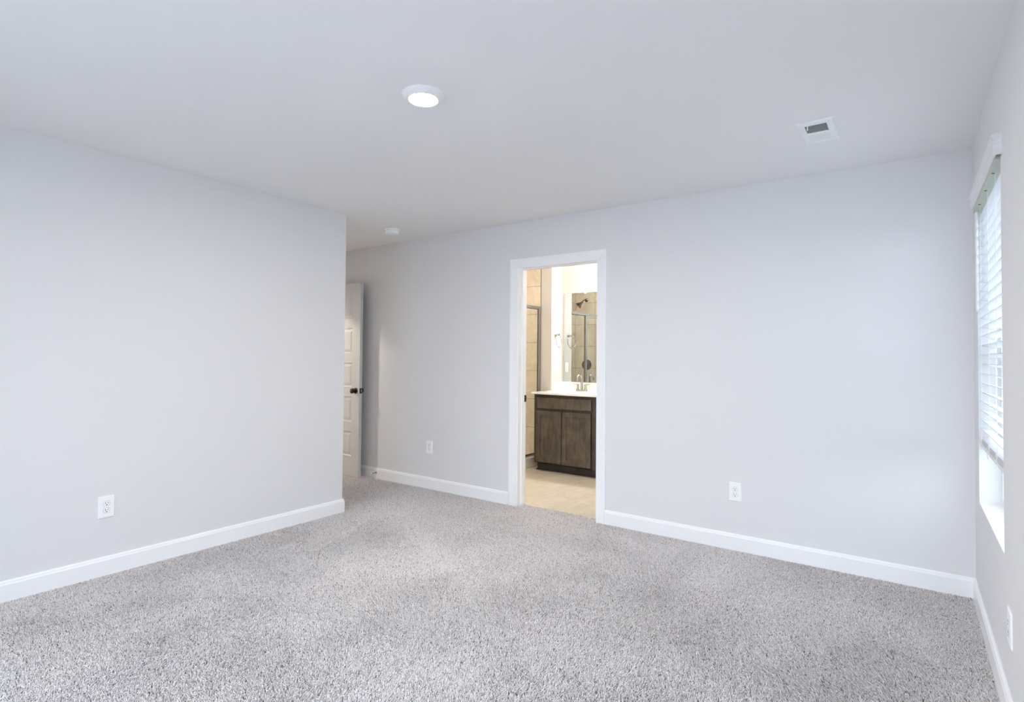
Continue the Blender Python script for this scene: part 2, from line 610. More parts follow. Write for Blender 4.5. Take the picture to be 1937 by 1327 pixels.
def door_leaf(x0, x1, y0, y1, z0, z1, px):
    bm = bmesh.new()
    zz = [(.216, .473), (.577, .842), (.945, 1.200), (1.306, 1.567), (1.674, 1.928)]
    pan = [(px[0], px[1], a, b) for a, b in zz]
    panel_face(bm, x0, x1, z0, z1, y0, -1, pan)
    panel_face(bm, x0, x1, z0, z1, y1, 1, pan)
    for q in (((x0, y0, z0), (x0, y1, z0), (x0, y1, z1), (x0, y0, z1)), ((x1, y0, z0), (x1, y1, z0), (x1, y1, z1), (x1, y0, z1)),
              ((x0, y0, z0), (x1, y0, z0), (x1, y1, z0), (x0, y1, z0)), ((x0, y0, z1), (x1, y0, z1), (x1, y1, z1), (x0, y1, z1))):
        bm.faces.new([bm.verts.new(v) for v in q])
    bmesh.ops.remove_doubles(bm, verts=bm.verts, dist=1e-5)
    return bm


KNOB = [(.0, 0), (.032, 0), (.033, .004), (.028, .009), (.013, .012), (.011, .026), (.016, .030), (.026, .037), (.0285, .046), (.026, .056), (.017, .062), (0, .064)]
DX0, DX1, DY0, DY1 = -5.772, -4.967, -.125, -.090
d1 = empty('door_1', (DX0, DY1, 0), 'white five panel door standing open against the far wall', 'door', kind='structure')
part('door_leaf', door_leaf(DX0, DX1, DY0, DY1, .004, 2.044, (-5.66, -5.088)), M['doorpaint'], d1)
kn = lathe(KNOB, 32, direction=(0, -1, 0), at=(-5.027, DY0, .908))
part('knob', kn, M['bronze'], d1, 'dark bronze round knob', smooth=True)
kn = lathe(KNOB[:9] + [(.024, .052), (0, .055)], 32, direction=(0, 1, 0), at=(-5.027, DY1, .908))
part('knob', kn, M['bronze'], d1, 'dark bronze knob on the wall side', smooth=True)
lp = boxes((DX1, DX1 + .0015, -.120, -.095, .880, .936))
lpo = part('latch_plate', lp, M['bronze'], d1, 'dark bronze latch plate')
part('latch_bolt', boxes((DX1 + .0015, DX1 + .009, -.113, -.102, .899, .917)), M['nickel'], lpo)
for z in (.20, 1.02, 1.84):
    part('hinge', tube([(DX0 - .004, DY0 - .004, z), (DX0 - .004, DY0 - .004, z + .09)], .006, 10), M['bronze'], d1)

d2 = empty('door_2', (-2.285, .125, ZT), 'white bathroom door swung back inside the bathroom', 'door', kind='structure')
bm = door_leaf(.005, .735, -.0175, .0175, .004, 2.03, (.11, .63))
for v in bm.verts:
    v.co = Vector((-v.co.y + .0175, v.co.x, v.co.z + .004))
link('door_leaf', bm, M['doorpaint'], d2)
link('knob', lathe(KNOB, 32, direction=(-1, 0, 0), at=(0, .675, .92)), M['bronze'], d2, smooth=True)

# door stop on the baseboard behind the entry door
ds = empty('door_stop', (-4.815, -.0145, .060), 'small dark door stop with white tip on baseboard behind the open door', 'door stop')
part('rod', tube([(-4.815, -.0145, .060), (-4.815, -.019, .060), (-4.815, -.0191, .060), (-4.815, -.076, .060)], [.011, .010, .0045, .0045], 14), M['nickel'], ds)
part('rubber_tip', lathe([(0, 0), (.008, 0), (.009, .004), (.008, .011), (0, .012)], 16, direction=(0, -1, 0), at=(-4.815, -.076, .060)), M['plastic'], ds, 'white rubber tip', smooth=True)


# ------------------------------------------------------------------ window, blind
wn = empty('window_1', (.10, (WY0 + WY1) / 2, WZ0), 'white framed window in the right wall behind the blind', 'window', kind='structure')
fx0, fx1 = .085, .140
bar = .045
part('window_frame', boxes((fx0, fx1, WY1, WY1 + bar, WZ0, WZ1), (fx0, fx1, WY0 - bar, WY0, WZ0, WZ1), (fx0, fx1, WY1 + bar, WY0 - bar, WZ0, WZ0 + bar),
                           (fx0, fx1, WY1 + bar, WY0 - bar, WZ1 - bar, WZ1)), M['vinyl'], wn, bevel=.003)
zm = (WZ0 + WZ1) / 2
for za, zb, xa in ((WZ0 + bar, zm + .02, .095), (zm - .02, WZ1 - bar, .115)):
    s = part('sash', boxes((xa, xa + .02, WY1 + bar, WY1 + bar + .035, za, zb), (xa, xa + .02, WY0 - bar - .035, WY0 - bar, za, zb),
                           (xa, xa + .02, WY1 + bar + .035, WY0 - bar - .035, za, za + .035), (xa, xa + .02, WY1 + bar + .035, WY0 - bar - .035, zb - .035, zb)), M['vinyl'], wn, bevel=.002)
    bm = boxes((xa + .008, xa + .012, WY1 + bar + .03, WY0 - bar - .03, za + .03, zb - .03))
    part('pane', bm, M['pane'], s)
part('window_sill', boxes((.0005, fx0, WY1 + .0005, WY0 - .0005, WZ0, WZ0 + .004)), M['trim'], wn)
part('sash_lock', boxes((.088, .096, WY0 - .30, WY0 - .22, zm + .02, zm + .034)), M['vinyl'], wn, bevel=.003)


def plain_window(name, loc, axis, u0, u1, z0, z1, label, mull=()):
    w = empty(name, loc, label, 'window', kind='structure')
    bm = bmesh.new()
    bars = [(u0, u0 + .05, z0, z1), (u1 - .05, u1, z0, z1), (u0, u1, z0, z0 + .05), (u0, u1, z1 - .05, z1)]
    bars += [(u - .05, u + .05, z0, z1) for u in mull]
    for a, b, c, d in bars:
        if axis == 'y':
            box(bm, a, b, YF - .13, YF - .08, c, d)
        else:
            box(bm, .085, .135, a, b, c, d)
    f = part('window_frame', bm, M['vinyl'], w)
    bm = boxes((u0 + .03, u1 - .03, YF - .107, YF - .103, z0 + .03, z1 - .03)) if axis == 'y' else boxes((.108, .112, u0 + .03, u1 - .03, z0 + .03, z1 - .03))
    part('pane', bm, M['pane'], f)


plain_window('window_2', (-1.65, YF - .1, .03), 'y', -3.05, -.25, .03, 2.09, 'unseen white framed glazed door behind the camera, widened to light the room', mull=(-1.65,))  # enlarged unseen glazing, sized to send more daylight to the far wall

bl = empty('window_blind', (.03, (WY0 + WY1) / 2, WZ1), 'white horizontal slat blind with valance hanging in the window', 'blind')
def profile_prism(bm, prof, y0, y1):
    a = [bm.verts.new((x, y0, z)) for x, z in prof]
    b = [bm.verts.new((x, y1, z)) for x, z in prof]
    k = len(prof)
    for i in range(k):
        bm.faces.new((a[i], a[(i + 1) % k], b[(i + 1) % k], b[i]))
    bm.faces.new(a)
    bm.faces.new(b[::-1])


VPROF = [(0, 2.046), (.005, 2.046), (.008, 2.051), (.006, 2.056), (.010, 2.061), (.0125, 2.072), (.011, 2.081), (.0075, 2.090), (.008, 2.099), (.013, 2.107),
         (.0165, 2.112), (.016, 2.117), (.010, 2.121), (.009, 2.126), (0, 2.126)]
VY0, VY1, VXB = -1.192, -.252, -.016
bm = sweep([(-.0003, VY0), (VXB, VY0), (VXB, VY1), (-.0003, VY1)], VPROF, flat, 1)
part('valance', bm, M['slat'], bl)
hr = part('headrail', boxes((-.0155, .058, WY1 + .006, WY0 - .006, 2.036, 2.086)), M['headrail'], bl, 'grey green headrail under the valance')
for y in (-.42, -.69, -.97):
    part('valance_clip', boxes((-.009, .000, y - .002, y + .002, 2.0335, 2.0362)), M['dark_seal'], bl)
PITCHZ = .0462
TILT = math.radians(16)
sl_me = None
zs = [.932 + PITCHZ * k for k in range(24)]
SD, STH = .050, .0028


def slat_bm(y0, y1):
    bm = bmesh.new()
    pts = [(-SD / 2, -.0008), (-SD / 4, .0004), (0, .0008), (SD / 4, .0004), (SD / 2, -.0008)]
    top = [(x, z + STH / 2) for x, z in pts]
    bot = [(x, z - STH / 2) for x, z in pts][::-1]
    pr = [(x * math.cos(TILT) - z * math.sin(TILT) * -1, -x * math.sin(TILT) + z * math.cos(TILT)) for x, z in top + bot]
    profile_prism(bm, pr, y0, y1)
    return bm


slat0 = None
for z in zs:
    if slat0 is None:
        slat0 = link('slat', slat_bm(-.455, .455), M['slat'], bl)
        s = slat0
    else:
        s = slat0.copy()
        COL.objects.link(s)
        s.parent = bl
    s.location = (.030 - .03, 0, z - WZ1)
for k in range(4):
    s = slat0.copy()
    COL.objects.link(s)
    s.parent = bl
    s.location = (0, 0, .874 + .0062 * k - WZ1)
    s.rotation_euler = (0, -TILT, 0)
part('bottom_rail', boxes((.004, .056, WY1 + .010, WY0 - .010, .848, .866)), M['slat'], bl, bevel=.003)
for y in (-.345, -.665, -.945):
    bm = tube([(.004, y, 2.04), (.003, y, .87)], .0011, 6)
    tube([(.058, y, 2.04), (.057, y, .87)], .0011, 6, bm)
    lo = part('ladder_cord', bm, M['cord'], bl)
    # slack loops gathered round the rail
    loop = [(.001, y, .905), (-.004, y + .010, .893), (-.006, y + .022, .880), (-.005, y + .018, .862), (-.004, y + .002, .846), (-.003, y - .010, .838), (.002, y - .012, .846), (-.002, y - .004, .872), (.001, y, .905)]
    part('cord_loop', tube(loop, .0013, 6), M['cord'], lo)
wand = part('tilt_wand', tube([(-.004, -.262, 2.050), (-.004, -.262, 2.035), (-.004, -.262, 2.034), (-.004, -.262, 1.53), (-.004, -.262, 1.525)], [.003, .003, .0065, .0065, .004], 8), M['slat'], bl)


# ------------------------------------------------------------------ outlets
def outlet(loc, rotz, label, group='duplex outlets low on the walls'):
    """Local frame: plate on the plane y=0 facing -y."""
    r = empty('wall_outlet', loc, label, 'outlet', group, rotz=rotz)
    bm = bmesh.new()
    w, h = .040, .0625
    rings = []
    for i, q in ((0, 0), (0, -.0025), (.002, -.005), (.006, -.0062)):
        rings.append([bm.verts.new((x, q, z)) for x, z in ((-w + i, -h + i), (w - i, -h + i), (w - i, h - i), (-w + i, h - i))])
    for a, b in zip(rings, rings[1:]):
        for k in range(4):
            bm.faces.new((a[k], a[(k + 1) % 4], b[(k + 1) % 4], b[k]))
    bm.faces.new(rings[-1])
    bm.faces.new(rings[0][::-1])
    link('wall_plate', bm, M['plastic'], r)
    sc = lathe([(0, 0), (.0032, 0), (.0025, .0012), (0, .0014)], 12, direction=(0, -1, 0), at=(0, -.0062, 0))
    link('screw', sc, M['plastic'], r)
    for zc in (.0195, -.0195):
        def face(rad, cut, y0, y1):
            b2 = bmesh.new()
            pts = []
            for k in range(32):
                a = 2 * math.pi * k / 32
                pts.append((rad * math.cos(a), max(-cut, min(cut, rad * math.sin(a))) + zc))
            A = [b2.verts.new((x, y0, z)) for x, z in pts]
            B = [b2.verts.new((x, y1, z)) for x, z in pts]
            for k in range(32):
                b2.faces.new((A[k], A[(k + 1) % 32], B[(k + 1) % 32], B[k]))
            b2.faces.new(A)
            b2.faces.new(B[::-1])
            return b2
        rc = link('receptacle', face(.0165, .0140, -.004, -.0074), M['plastic'], r)
        gap = link('receptacle_gap', face(.0176, .0150, -.004, -.0064), M['recept'], rc)
        sl = boxes((-.0075, -.0050, -.0078, -.007, zc - .001, zc + .0075), (.0052, .0075, -.0078, -.007, zc, zc + .0068))
        lathe([(0, 0), (.0030, 0), (.0030, .0008), (0, .0008)], 12, bm=sl, direction=(0, -1, 0), at=(.0, -.0070, zc - .0075))
        link('slots', sl, M['slot'], rc)
    return r


outlet((XL, -2.660, .392), math.pi / 2, 'white duplex outlet above the baseboard on the left wall')
outlet((-1.239, 0, .387), 0, 'white duplex outlet on the far wall right of the bathroom doorway')
outlet((-4.066, 0, .401), 0, 'small white outlet between the open entry door and bathroom doorway')
outlet((0, -1.298, .345), -math.pi / 2, 'white outlet seen edge on below the window')

# ------------------------------------------------------------------ ceiling fittings
cl = empty('ceiling_light', (-2.036, -2.162, HC), 'round flush white ceiling light, lit', 'ceiling light')
part('trim_ring', lathe([(0, 0), (.094, 0), (.095, -.003), (.089, -.009), (.078, -.018), (.068, -.024), (.0645, -.0245), (.0625, -.022), (.0, -.022)], 64, at=(-2.036, -2.162, HC)), M['plastic'], cl, smooth=True)
part('diffuser', lathe([(0, -.022), (.062, -.022), (.0615, -.0236), (.045, -.0276), (.02, -.0292), (0, -.0295)], 48, at=(-2.036, -2.162, HC)), M['lens'], cl, 'glowing white diffuser', smooth=True)

sd = empty('smoke_detector', (-4.145, -.438, HC), 'white round smoke detector on ceiling above the recess', 'smoke detector')
part('base_ring', lathe([(0, 0), (.070, 0), (.071, -.004), (.069, -.013), (.062, -.015), (0, -.015)], 48, at=(-4.145, -.438, HC)), M['plastic'], sd, smooth=True)
part('body', lathe([(.058, -.013), (.061, -.018), (.0605, -.036), (.056, -.045), (.046, -.049), (.020, -.050), (0, -.050)], 48, at=(-4.145, -.438, HC)), M['plastic'], sd, smooth=True)
part('test_button', lathe([(0, -.0495), (.012, -.0495), (.0115, -.053), (0, -.0535)], 20, at=(-4.165, -.452, HC)), M['plastic'], sd, smooth=True)

VX0, VX1, VYA, VYB = -.732, -.576, -.886, -.577
cv = empty('ceiling_vent', ((VX0 + VX1) / 2, (VYA + VYB) / 2, HC), 'white rectangular air vent in the ceiling near the window wall', 'vent')
ox0, ox1, oya, oyb = -.703, -.607, -.845, -.616
ym_ = -.727
bm = bmesh.new()


def ring_frame(bm, a, b, inner, z0, z1, zi):
    """Bevelled frame plate between an outer and an inner rectangle."""
    xo0, xo1, yo0, yo1 = a
    xi0, xi1, yi0, yi1 = inner
    def rect(x0, x1, y0, y1, z):
        return [bm.verts.new(p) for p in ((x0, y0, z), (x1, y0, z), (x1, y1, z), (x0, y1, z))]
    R = [rect(xo0, xo1, yo0, yo1, z0), rect(xo0, xo1, yo0, yo1, z1 + .003), rect(xo0 + .006, xo1 - .006, yo0 + .006, yo1 - .006, z1), rect(xi0, xi1, yi0, yi1, z1), rect(xi0, xi1, yi0, yi1, zi)]
    for p, q in zip(R, R[1:]):
        for k in range(4):
            bm.faces.new((p[k], p[(k + 1) % 4], q[(k + 1) % 4], q[k]))


ring_frame(bm, (VX0, VX1, VYA, VYB), None, (ox0, ox1, oya, oyb), HC, HC - .008, HC - .0005)
box(bm, ox0, ox1, ym_ - .008, ym_ + .008, HC - .009, HC - .0005)
part('vent_frame', bm, M['plastic'], cv)
part('duct_shade_sheet', boxes((ox0, ox1, oya, oyb, HC - .0006, HC - .0001)), M['duct'], cv, 'flat sheet coloured dark as the shaded duct behind the louvers')  # flat dark sheet standing in for the shade inside the duct
bm = bmesh.new()
NL = 10


def louvers(ya, yb, lean):
    """Thin blades across the opening; lean is how far the lower edge sits from the upper one."""
    bm = bmesh.new()
    for k in range(NL):
        y = ya + (yb - ya) * (k + .5) / NL
        pr = [(y - lean / 2 - .0005, HC - .0012), (y - lean / 2 + .0005, HC - .0012), (y + lean / 2 + .0005, HC - .0078), (y + lean / 2 - .0005, HC - .0078)]
        a = [bm.verts.new((ox0, p, z)) for p, z in pr]
        b = [bm.verts.new((ox1, p, z)) for p, z in pr]
        for i in range(4):
            bm.faces.new((a[i], a[(i + 1) % 4], b[(i + 1) % 4], b[i]))
        bm.faces.new(a)
        bm.faces.new(b[::-1])
    return bm


part('louvers', louvers(oya, ym_ - .008, -.0095), M['plastic'], cv)
part('louvers', louvers(ym_ + .008, oyb, .0095), M['plastic'], cv)
part('damper_lever', tube([(-.688, -.842, HC - .004), (-.690, -.838, HC - .014), (-.692, -.826, HC - .017), (-.694, -.812, HC - .015), (-.694, -.802, HC - .010)], .0028, 8), M['plastic'], cv)

# ------------------------------------------------------------------ bathroom: vanity
VX, VXR, VYF = -3.7905, -2.585, 1.402      # cabinet left side, right side, front of the doors
FF = VYF + .019
vc = empty('vanity_cabinet', (VX, YM, ZT), 'dark brown wood vanity cabinet with two doors under the white countertop', 'vanity')
part('cabinet_body', boxes((VX, VX + .018, FF, YM - .002, .080, .857), (VX, VXR, YM - .012, YM - .002, .080, .857), (VXR - .018, VXR, FF, YM - .002, .080, .857), (VX, VXR, FF, YM - .012, .080, .098),
                           (VX, VX + .045, FF - .0005, FF + .019, .080, .857), (-3.055, -2.985, FF - .0005, FF + .019, .080, .857), (VXR - .045, VXR, FF - .0005, FF + .019, .080, .857),
                           (VX, VXR, FF, FF + .019, .080, .12), (VX, VXR, FF, FF + .019, .665, .715), (VX, VXR, FF, FF + .019, .822, .857), (-3.45, -3.39, FF, FF + .019, .12, .665)), M['shade_wood'], vc)
part('toe_kick', boxes((VX + .005, VXR, 1.487, 1.503, ZT, .080), (VX - .002, VXR, 1.478, 1.488, ZT, .004)), M['kick'], vc, 'near black toe kick board')
part('drawer_front', boxes((-3.742, -3.056, VYF, FF, .704, .823)), M['wood'], vc, bevel=.004)


def cab_door(x0, x1, z0, z1):
    bm = bmesh.new()
    st = .052
    for b in ((x0, x0 + st, VYF, FF, z0, z1), (x1 - st, x1, VYF, FF, z0, z1), (x0 + st, x1 - st, VYF, FF, z0, z0 + st), (x0 + st, x1 - st, VYF, FF, z1 - st, z1)):
        box(bm, *b)
    a, b, c, d = x0 + st, x1 - st, z0 + st, z1 - st
    R = [[bm.verts.new((x, y, z)) for x, z in ((a + i, c + i), (b - i, c + i), (b - i, d - i), (a + i, d - i))] for i, y in ((0, VYF + .002), (.004, VYF + .009), (.012, VYF + .010), (.012, FF))]
    for p, q in zip(R[:3], R[1:3]):
        for k in range(4):
            bm.faces.new((p[k], p[(k + 1) % 4], q[(k + 1) % 4], q[k]))
    bm.faces.new(R[2])
    return bm


part('cabinet_door', cab_door(-3.755, -3.424, .092, .672), M['wood'], vc)
part('cabinet_door', cab_door(-3.414, -3.060, .092, .672), M['wood'], vc)
for a, b in ((.704, .823), (.42, .672), (.092, .40)):
    part('drawer_front', boxes((-2.985, -2.600, VYF, FF, a, b)), M['wood'], vc, bevel=.004)

CZ0, CZ1, CYF, CXL = .858, .878, 1.383, -3.812
ct = empty('vanity_countertop', (CXL, CYF, CZ0), 'white cultured marble countertop with basin on the vanity cabinet', 'countertop')
BX, BY, BRX, BRY = -3.41, 1.655, .225, .165
n = 48
X0, X1, Y0, Y1 = CXL, VXR + .02, CYF, YM - .001


def slab_with_hole(outline, hole, z0, z1):
    """A slab cut to an outline, with an oval hole through it."""
    bm = bmesh.new()
    lev = []
    for z in (z0, z1):
        ou = [bm.verts.new((x, y, z)) for x, y in outline]
        ho = [bm.verts.new((x, y, z)) for x, y in hole]
        ed = [bm.edges.new((r[k], r[(k + 1) % len(r)])) for r in (ou, ho) for k in range(len(r))]
        bmesh.ops.triangle_fill(bm, use_beauty=True, edges=ed)
        lev.append((ou, ho))
    for a, b in zip(*lev):
        for k in range(len(a)):
            bm.faces.new((a[k], a[(k + 1) % len(a)], b[(k + 1) % len(a)], b[k]))
    return bm


outline = [(X0, Y0), (X1, Y0), (X1, Y1), (XS + .001, Y1), (XS + .001, YP - .002), (X0, YP - .002)]
hole = [(BX + BRX * math.cos(2 * math.pi * k / n), BY + BRY * math.sin(2 * math.pi * k / n)) for k in range(n)]
part('top_slab', slab_with_hole(outline, hole, CZ0, CZ1), M['counter'], ct, bevel=.002)
bm = bmesh.new()
ell = lambda rx, ry, z: [bm.verts.new((BX + rx * math.cos(2 * math.pi * k / n), BY + ry * math.sin(2 * math.pi * k / n), z)) for k in range(n)]
rings = [ell(BRX * a, BRY * a, z) for a, z in ((.999, CZ1 - .0015), (.985, CZ1 - .006), (.94, CZ1 - .012), (.86, CZ1 - .05), (.70, CZ1 - .095), (.45, CZ1 - .12), (.12, CZ1 - .128))]
for a, b in zip(rings, rings[1:]):
    for k in range(n):
        bm.faces.new((a[k], a[(k + 1) % n], b[(k + 1) % n], b[k]))
bm.faces.new(rings[-1])
part('basin', bm, M['counter'], ct, smooth=True)
part('backsplash', boxes((XS + .022, X1, YM - .022, YM - .001, CZ1, .979)), M['counter'], ct, bevel=.002)
part('side_splash', boxes((XS + .001, XS + .022, YP + .02, YM - .001, CZ1, .979)), M['counter'], ct, bevel=.002)

fc = empty('faucet', (BX - .045, 1.928, CZ1), 'brushed nickel faucet with tall spout and two lever handles', 'faucet')
FX, FY = BX - .045, 1.928
bm = bmesh.new()
pts = []
for k in range(24):
    a = 2 * math.pi * k / 24
    pts.append((FX + .05 * (1 if math.cos(a) > 0 else -1) + .026 * math.cos(a), FY + .026 * math.sin(a)))
A = [bm.verts.new((x, y, CZ1 + .0004)) for x, y in pts]
B = [bm.verts.new((x, y, CZ1 + .014)) for x, y in pts]
for k in range(24):
    bm.faces.new((A[k], A[(k + 1) % 24], B[(k + 1) % 24], B[k]))
bm.faces.new(B); bm.faces.new(A[::-1])
part('deck_plate', bm, M['nickel'], fc, bevel=.003)
arc = [(FX, FY, CZ1 + .012), (FX, FY, CZ1 + .05), (FX, FY, CZ1 + .12)]
for k in range(0, 11):
    a = math.pi * k / 10
    arc.append((FX, FY - .05 + .05 * math.cos(a), CZ1 + .150 + .05 * math.sin(a)))
arc.append((FX, FY - .10, CZ1 + .125))
part('spout', tube(arc, [.017, .015, .011] + [.0105] * 11 + [.0105], 16), M['nickel'], fc, smooth=True)
for s in (-1, 1):
    hx = FX + s * .052
    h = part('handle', lathe([(.024, .010), (.022, .018), (.014, .030), (.0135, .062), (.016, .070), (.012, .082), (.0, .084)], 24, at=(hx, FY, CZ1)), M['nickel'], fc, smooth=True)
    part('lever', tube([(hx, FY, CZ1 + .078), (hx + s * .025, FY - .004, CZ1 + .082), (hx + s * .062, FY - .010, CZ1 + .083)], [.006, .005, .004], 10), M['nickel'], h, smooth=True)

mr = empty('bathroom_mirror', (-3.17, YM, .982), 'tall frameless wall mirror above the vanity backsplash', 'mirror')
part('mirror_glass', boxes((-3.762, -2.62, YM - .007, YM - .002, .982, 2.065)), M['mirror'], mr)
part('polished_edge', boxes((-3.7645, -3.762, YM - .007, YM - .002, .982, 2.065)), M['duct'], mr)
for x in (-3.467, -2.92):
    part('mirror_clip', boxes((x - .012, x + .012, YM - .012, YM - .001, 2.050, 2.074)), M['plastic'], mr, 'white mirror clip', bevel=.003)

tr = empty('towel_ring', (XS, 1.870, 1.553), 'chrome towel ring on the bathroom side wall beside the mirror', 'towel ring')
part('mount', lathe([(0, 0), (.026, 0), (.026, .006), (.020, .012), (.011, .016), (.011, .045), (.014, .050), (.014, .060), (0, .062)], 24, direction=(1, 0, 0), at=(XS, 1.870, 1.553)), M['chrome'], tr, smooth=True)
ringp = [(XS + .052 - .012 * math.sin(2 * math.pi * k / 40), 1.872 + .074 * math.sin(2 * math.pi * k / 40), 1.472 + .075 * math.cos(2 * math.pi * k / 40)) for k in range(40)]
part('ring', tube(ringp, .0045, 10, closed=True), M['chrome'], tr, smooth=True)

ro = empty('wall_switch', (XS, 1.910, 1.155), 'white switch plate on the bathroom side wall below the towel ring', 'switch')
part('wall_plate', boxes((XS, XS + .006, 1.910 - .038, 1.910 + .038, 1.155 - .060, 1.155 + .060)), M['plastic'], ro, bevel=.002)
part('rocker', boxes((XS + .006, XS + .010, 1.910 - .017, 1.910 + .017, 1.155 - .034, 1.155 + .034)), M['plastic'], ro, bevel=.001)

vl = empty('vanity_light', (-2.85, YM, 2.22), 'lit vanity light bar above the mirror', 'wall light')
part('back_plate', boxes((-3.12, -2.58, YM - .025, YM, 2.19, 2.25)), M['nickel'], vl, bevel=.004)
for x in (-3.04, -2.85, -2.66):
    part('lamp_shade', lathe([(0, -.06), (.035, -.06), (.050, .05), (.0, .055)], 24, at=(x, YM - .085, 2.20)), M['bulb'], vl, smooth=True)
    part('arm', tube([(x, YM - .02, 2.22), (x, YM - .085, 2.245), (x, YM - .085, 2.262)], .008, 10), M['nickel'], vl)

bc = empty('ceiling_light', (-3.30, .60, HC), 'lit round flush ceiling light inside the bathroom', 'ceiling light')
part('trim_ring', lathe([(0, 0), (.095, 0), (.090, -.012), (.070, -.020), (.068, -.018), (0, -.018)], 48, at=(-3.30, .60, HC)), M['plastic'], bc, smooth=True)
part('diffuser', lathe([(0, -.018), (.066, -.018), (.05, -.026), (0, -.029)], 32, at=(-3.30, .60, HC)), M['bath_lens'], bc, smooth=True)
hl = empty('ceiling_light', (-6.25, -1.15, HC), 'lit small globe pendant light in the hall beyond the entry', 'ceiling light')
part('canopy', lathe([(0, 0), (.06, 0), (.056, -.018), (.012, -.024), (.012, -.178), (.018, -.184), (0, -.190)], 32, at=(-6.25, -1.15, HC)), M['nickel'], hl, smooth=True)
part('globe', lathe([(0, -.188)] + [((.032) * math.sin(math.pi * k / 12), -.22 + .032 * math.cos(math.pi * k / 12)) for k in range(1, 12)] + [(0, -.252)], 32, at=(-6.25, -1.15, HC)), M['hall_lens'], hl, smooth=True)

# ------------------------------------------------------------------ bathroom: shower
sl_ = empty('ceiling_light', (-4.42, .85, HC), 'lit small recessed light over the shower', 'ceiling light')
part('trim_ring', lathe([(0, 0), (.075, 0), (.072, -.006), (.056, -.010), (0, -.010)], 40, at=(-4.42, .85, HC)), M['plastic'], sl_, smooth=True)
part('diffuser', lathe([(0, -.010), (.054, -.010), (.04, -.014), (0, -.016)], 32, at=(-4.42, .85, HC)), M['shower_lens'], sl_, smooth=True)
GX = -3.965
struct('trim_shower_curb', boxes((GX - .055, GX + .065, YB + .008, YP - .008, ZT, .103)), M['counter'], 'white marble curb under the shower glass', 'curb', bevel=.006)
struct('floor_shower', boxes((-4.657, GX - .055, YB + .008, YP - .008, ZT, .03)), M['counter'], 'white shower base behind the curb', 'floor')
se = empty('shower_enclosure', (GX, (YB + YP) / 2, .103), 'framed glass shower enclosure with metal rail left of the vanity', 'shower')
part('header_rail', boxes((GX - .016, GX + .016, YB + .009, YP - .009, 1.862, 1.896)), M['nickel'], se, bevel=.003)
part('bottom_track', boxes((GX - .016, GX + .016, YB + .009, YP - .009, .104, .122)), M['nickel'], se, bevel=.003)
for a, b in ((YB + .009, YB + .035), (1.072, 1.108), (YP - .033, YP - .009)):
    part('post', boxes((GX - .014, GX + .014, a, b, .122, 1.862)), M['nickel'], se, bevel=.003)
fp = part('glass_panel', boxes((GX - .003, GX + .003, 1.108, YP - .033, .122, 1.862)), M['shglass'], se)
part('seal', boxes((GX - .005, GX + .005, YP - .037, YP - .033, .122, 1.862), (GX - .005, GX + .005, 1.108, YP - .037, 1.857, 1.862), (GX - .005, GX + .005, 1.108, YP - .037, .122, .127)), M['dark_seal'], fp)
dr = part('glass_door', boxes((GX - .003, GX + .003, YB + .045, 1.060, .130, 1.850)), M['shglass'], se)
part('door_frame', boxes((GX - .009, GX + .009, YB + .037, YB + .057, .126, 1.856), (GX - .009, GX + .009, 1.052, 1.070, .126, 1.856), (GX - .009, GX + .009, YB + .057, 1.052, 1.836, 1.856), (GX - .009, GX + .009, YB + .057, 1.052, .126, .146)), M['nickel'], dr, bevel=.002)
YN = YB + .008
sh = empty('overhead_shower', (-4.466, YN, 2.19), 'dark metal shower head on a bent arm on the shower tiles', 'shower head')
HX = -4.466
part('arm', tube([(HX, YN + .004, 2.19), (HX, YN + .05, 2.195), (HX, YN + .10, 2.182), (HX, YN + .135, 2.150)], .0095, 12), M['darkchrome'], sh, smooth=True)
part('flange', lathe([(0, 0), (.030, 0), (.028, .006), (.012, .012), (0, .012)], 24, direction=(0, 1, 0), at=(HX, YN, 2.19)), M['darkchrome'], sh, smooth=True)
hd = Vector((-.62, .42, -.66)).normalized()
part('spray_head', lathe([(.0, -.012), (.014, -.010), (.016, .010), (.022, .030), (.048, .075), (.052, .085), (.046, .090), (0, .090)], 32, direction=hd, at=(HX, YN + .137, 2.147)), M['darkchrome'], sh, smooth=True)
sv = empty('shower_valve', (-4.455, YN, 1.165), 'round dark metal shower valve with lever on the shower tiles', 'valve')
part('escutcheon', lathe([(0, 0), (.085, 0), (.083, .006), (.060, .012), (.028, .016), (.024, .045), (0, .047)], 40, direction=(0, 1, 0), at=(-4.455, YN, 1.165)), M['darkchrome'], sv, smooth=True)
part('lever', tube([(-4.455, YN + .040, 1.165), (-4.455, YN + .055, 1.135), (-4.455, YN + .060, 1.085)], [.012, .010, .007], 12), M['darkchrome'], sv, smooth=True)

# ------------------------------------------------------------------ carpet pile
rng = np.random.default_rng(7)


def strand_field(x0, x1, y0, y1, sp):
    nx, ny = int((x1 - x0) / sp), int((y1 - y0) / sp)
    gx, gy = np.meshgrid(np.arange(nx), np.arange(ny))
    x = x0 + (gx.ravel() + rng.random(nx * ny)) * sp
    y = y0 + (gy.ravel() + rng.random(nx * ny)) * sp
    return np.stack([x, y], 1)


SP = .0045
XY = np.concatenate([strand_field(XL + .004, -.012, YF, -.014, SP),
                     strand_field(XE + .02, XL + .004, YL + .016, -.014, SP),
                     strand_field(-3.012, -2.290, -.014, .092, SP)])
N = len(XY)
K = 5


def lowf(x, y, seed, f):
    r = np.random.default_rng(seed)
    s = np.zeros_like(x)
    for _ in range(7):
        a = r.random() * 6.283
        k = f * (.5 + r.random() * 1.3)
        s += np.sin(k * (x * math.cos(a) + y * math.sin(a)) + r.random() * 6.283 + .8 * np.sin(.7 * k * (y * math.cos(a) - x * math.sin(a)) + r.random() * 6.283))
    return s / 2.2


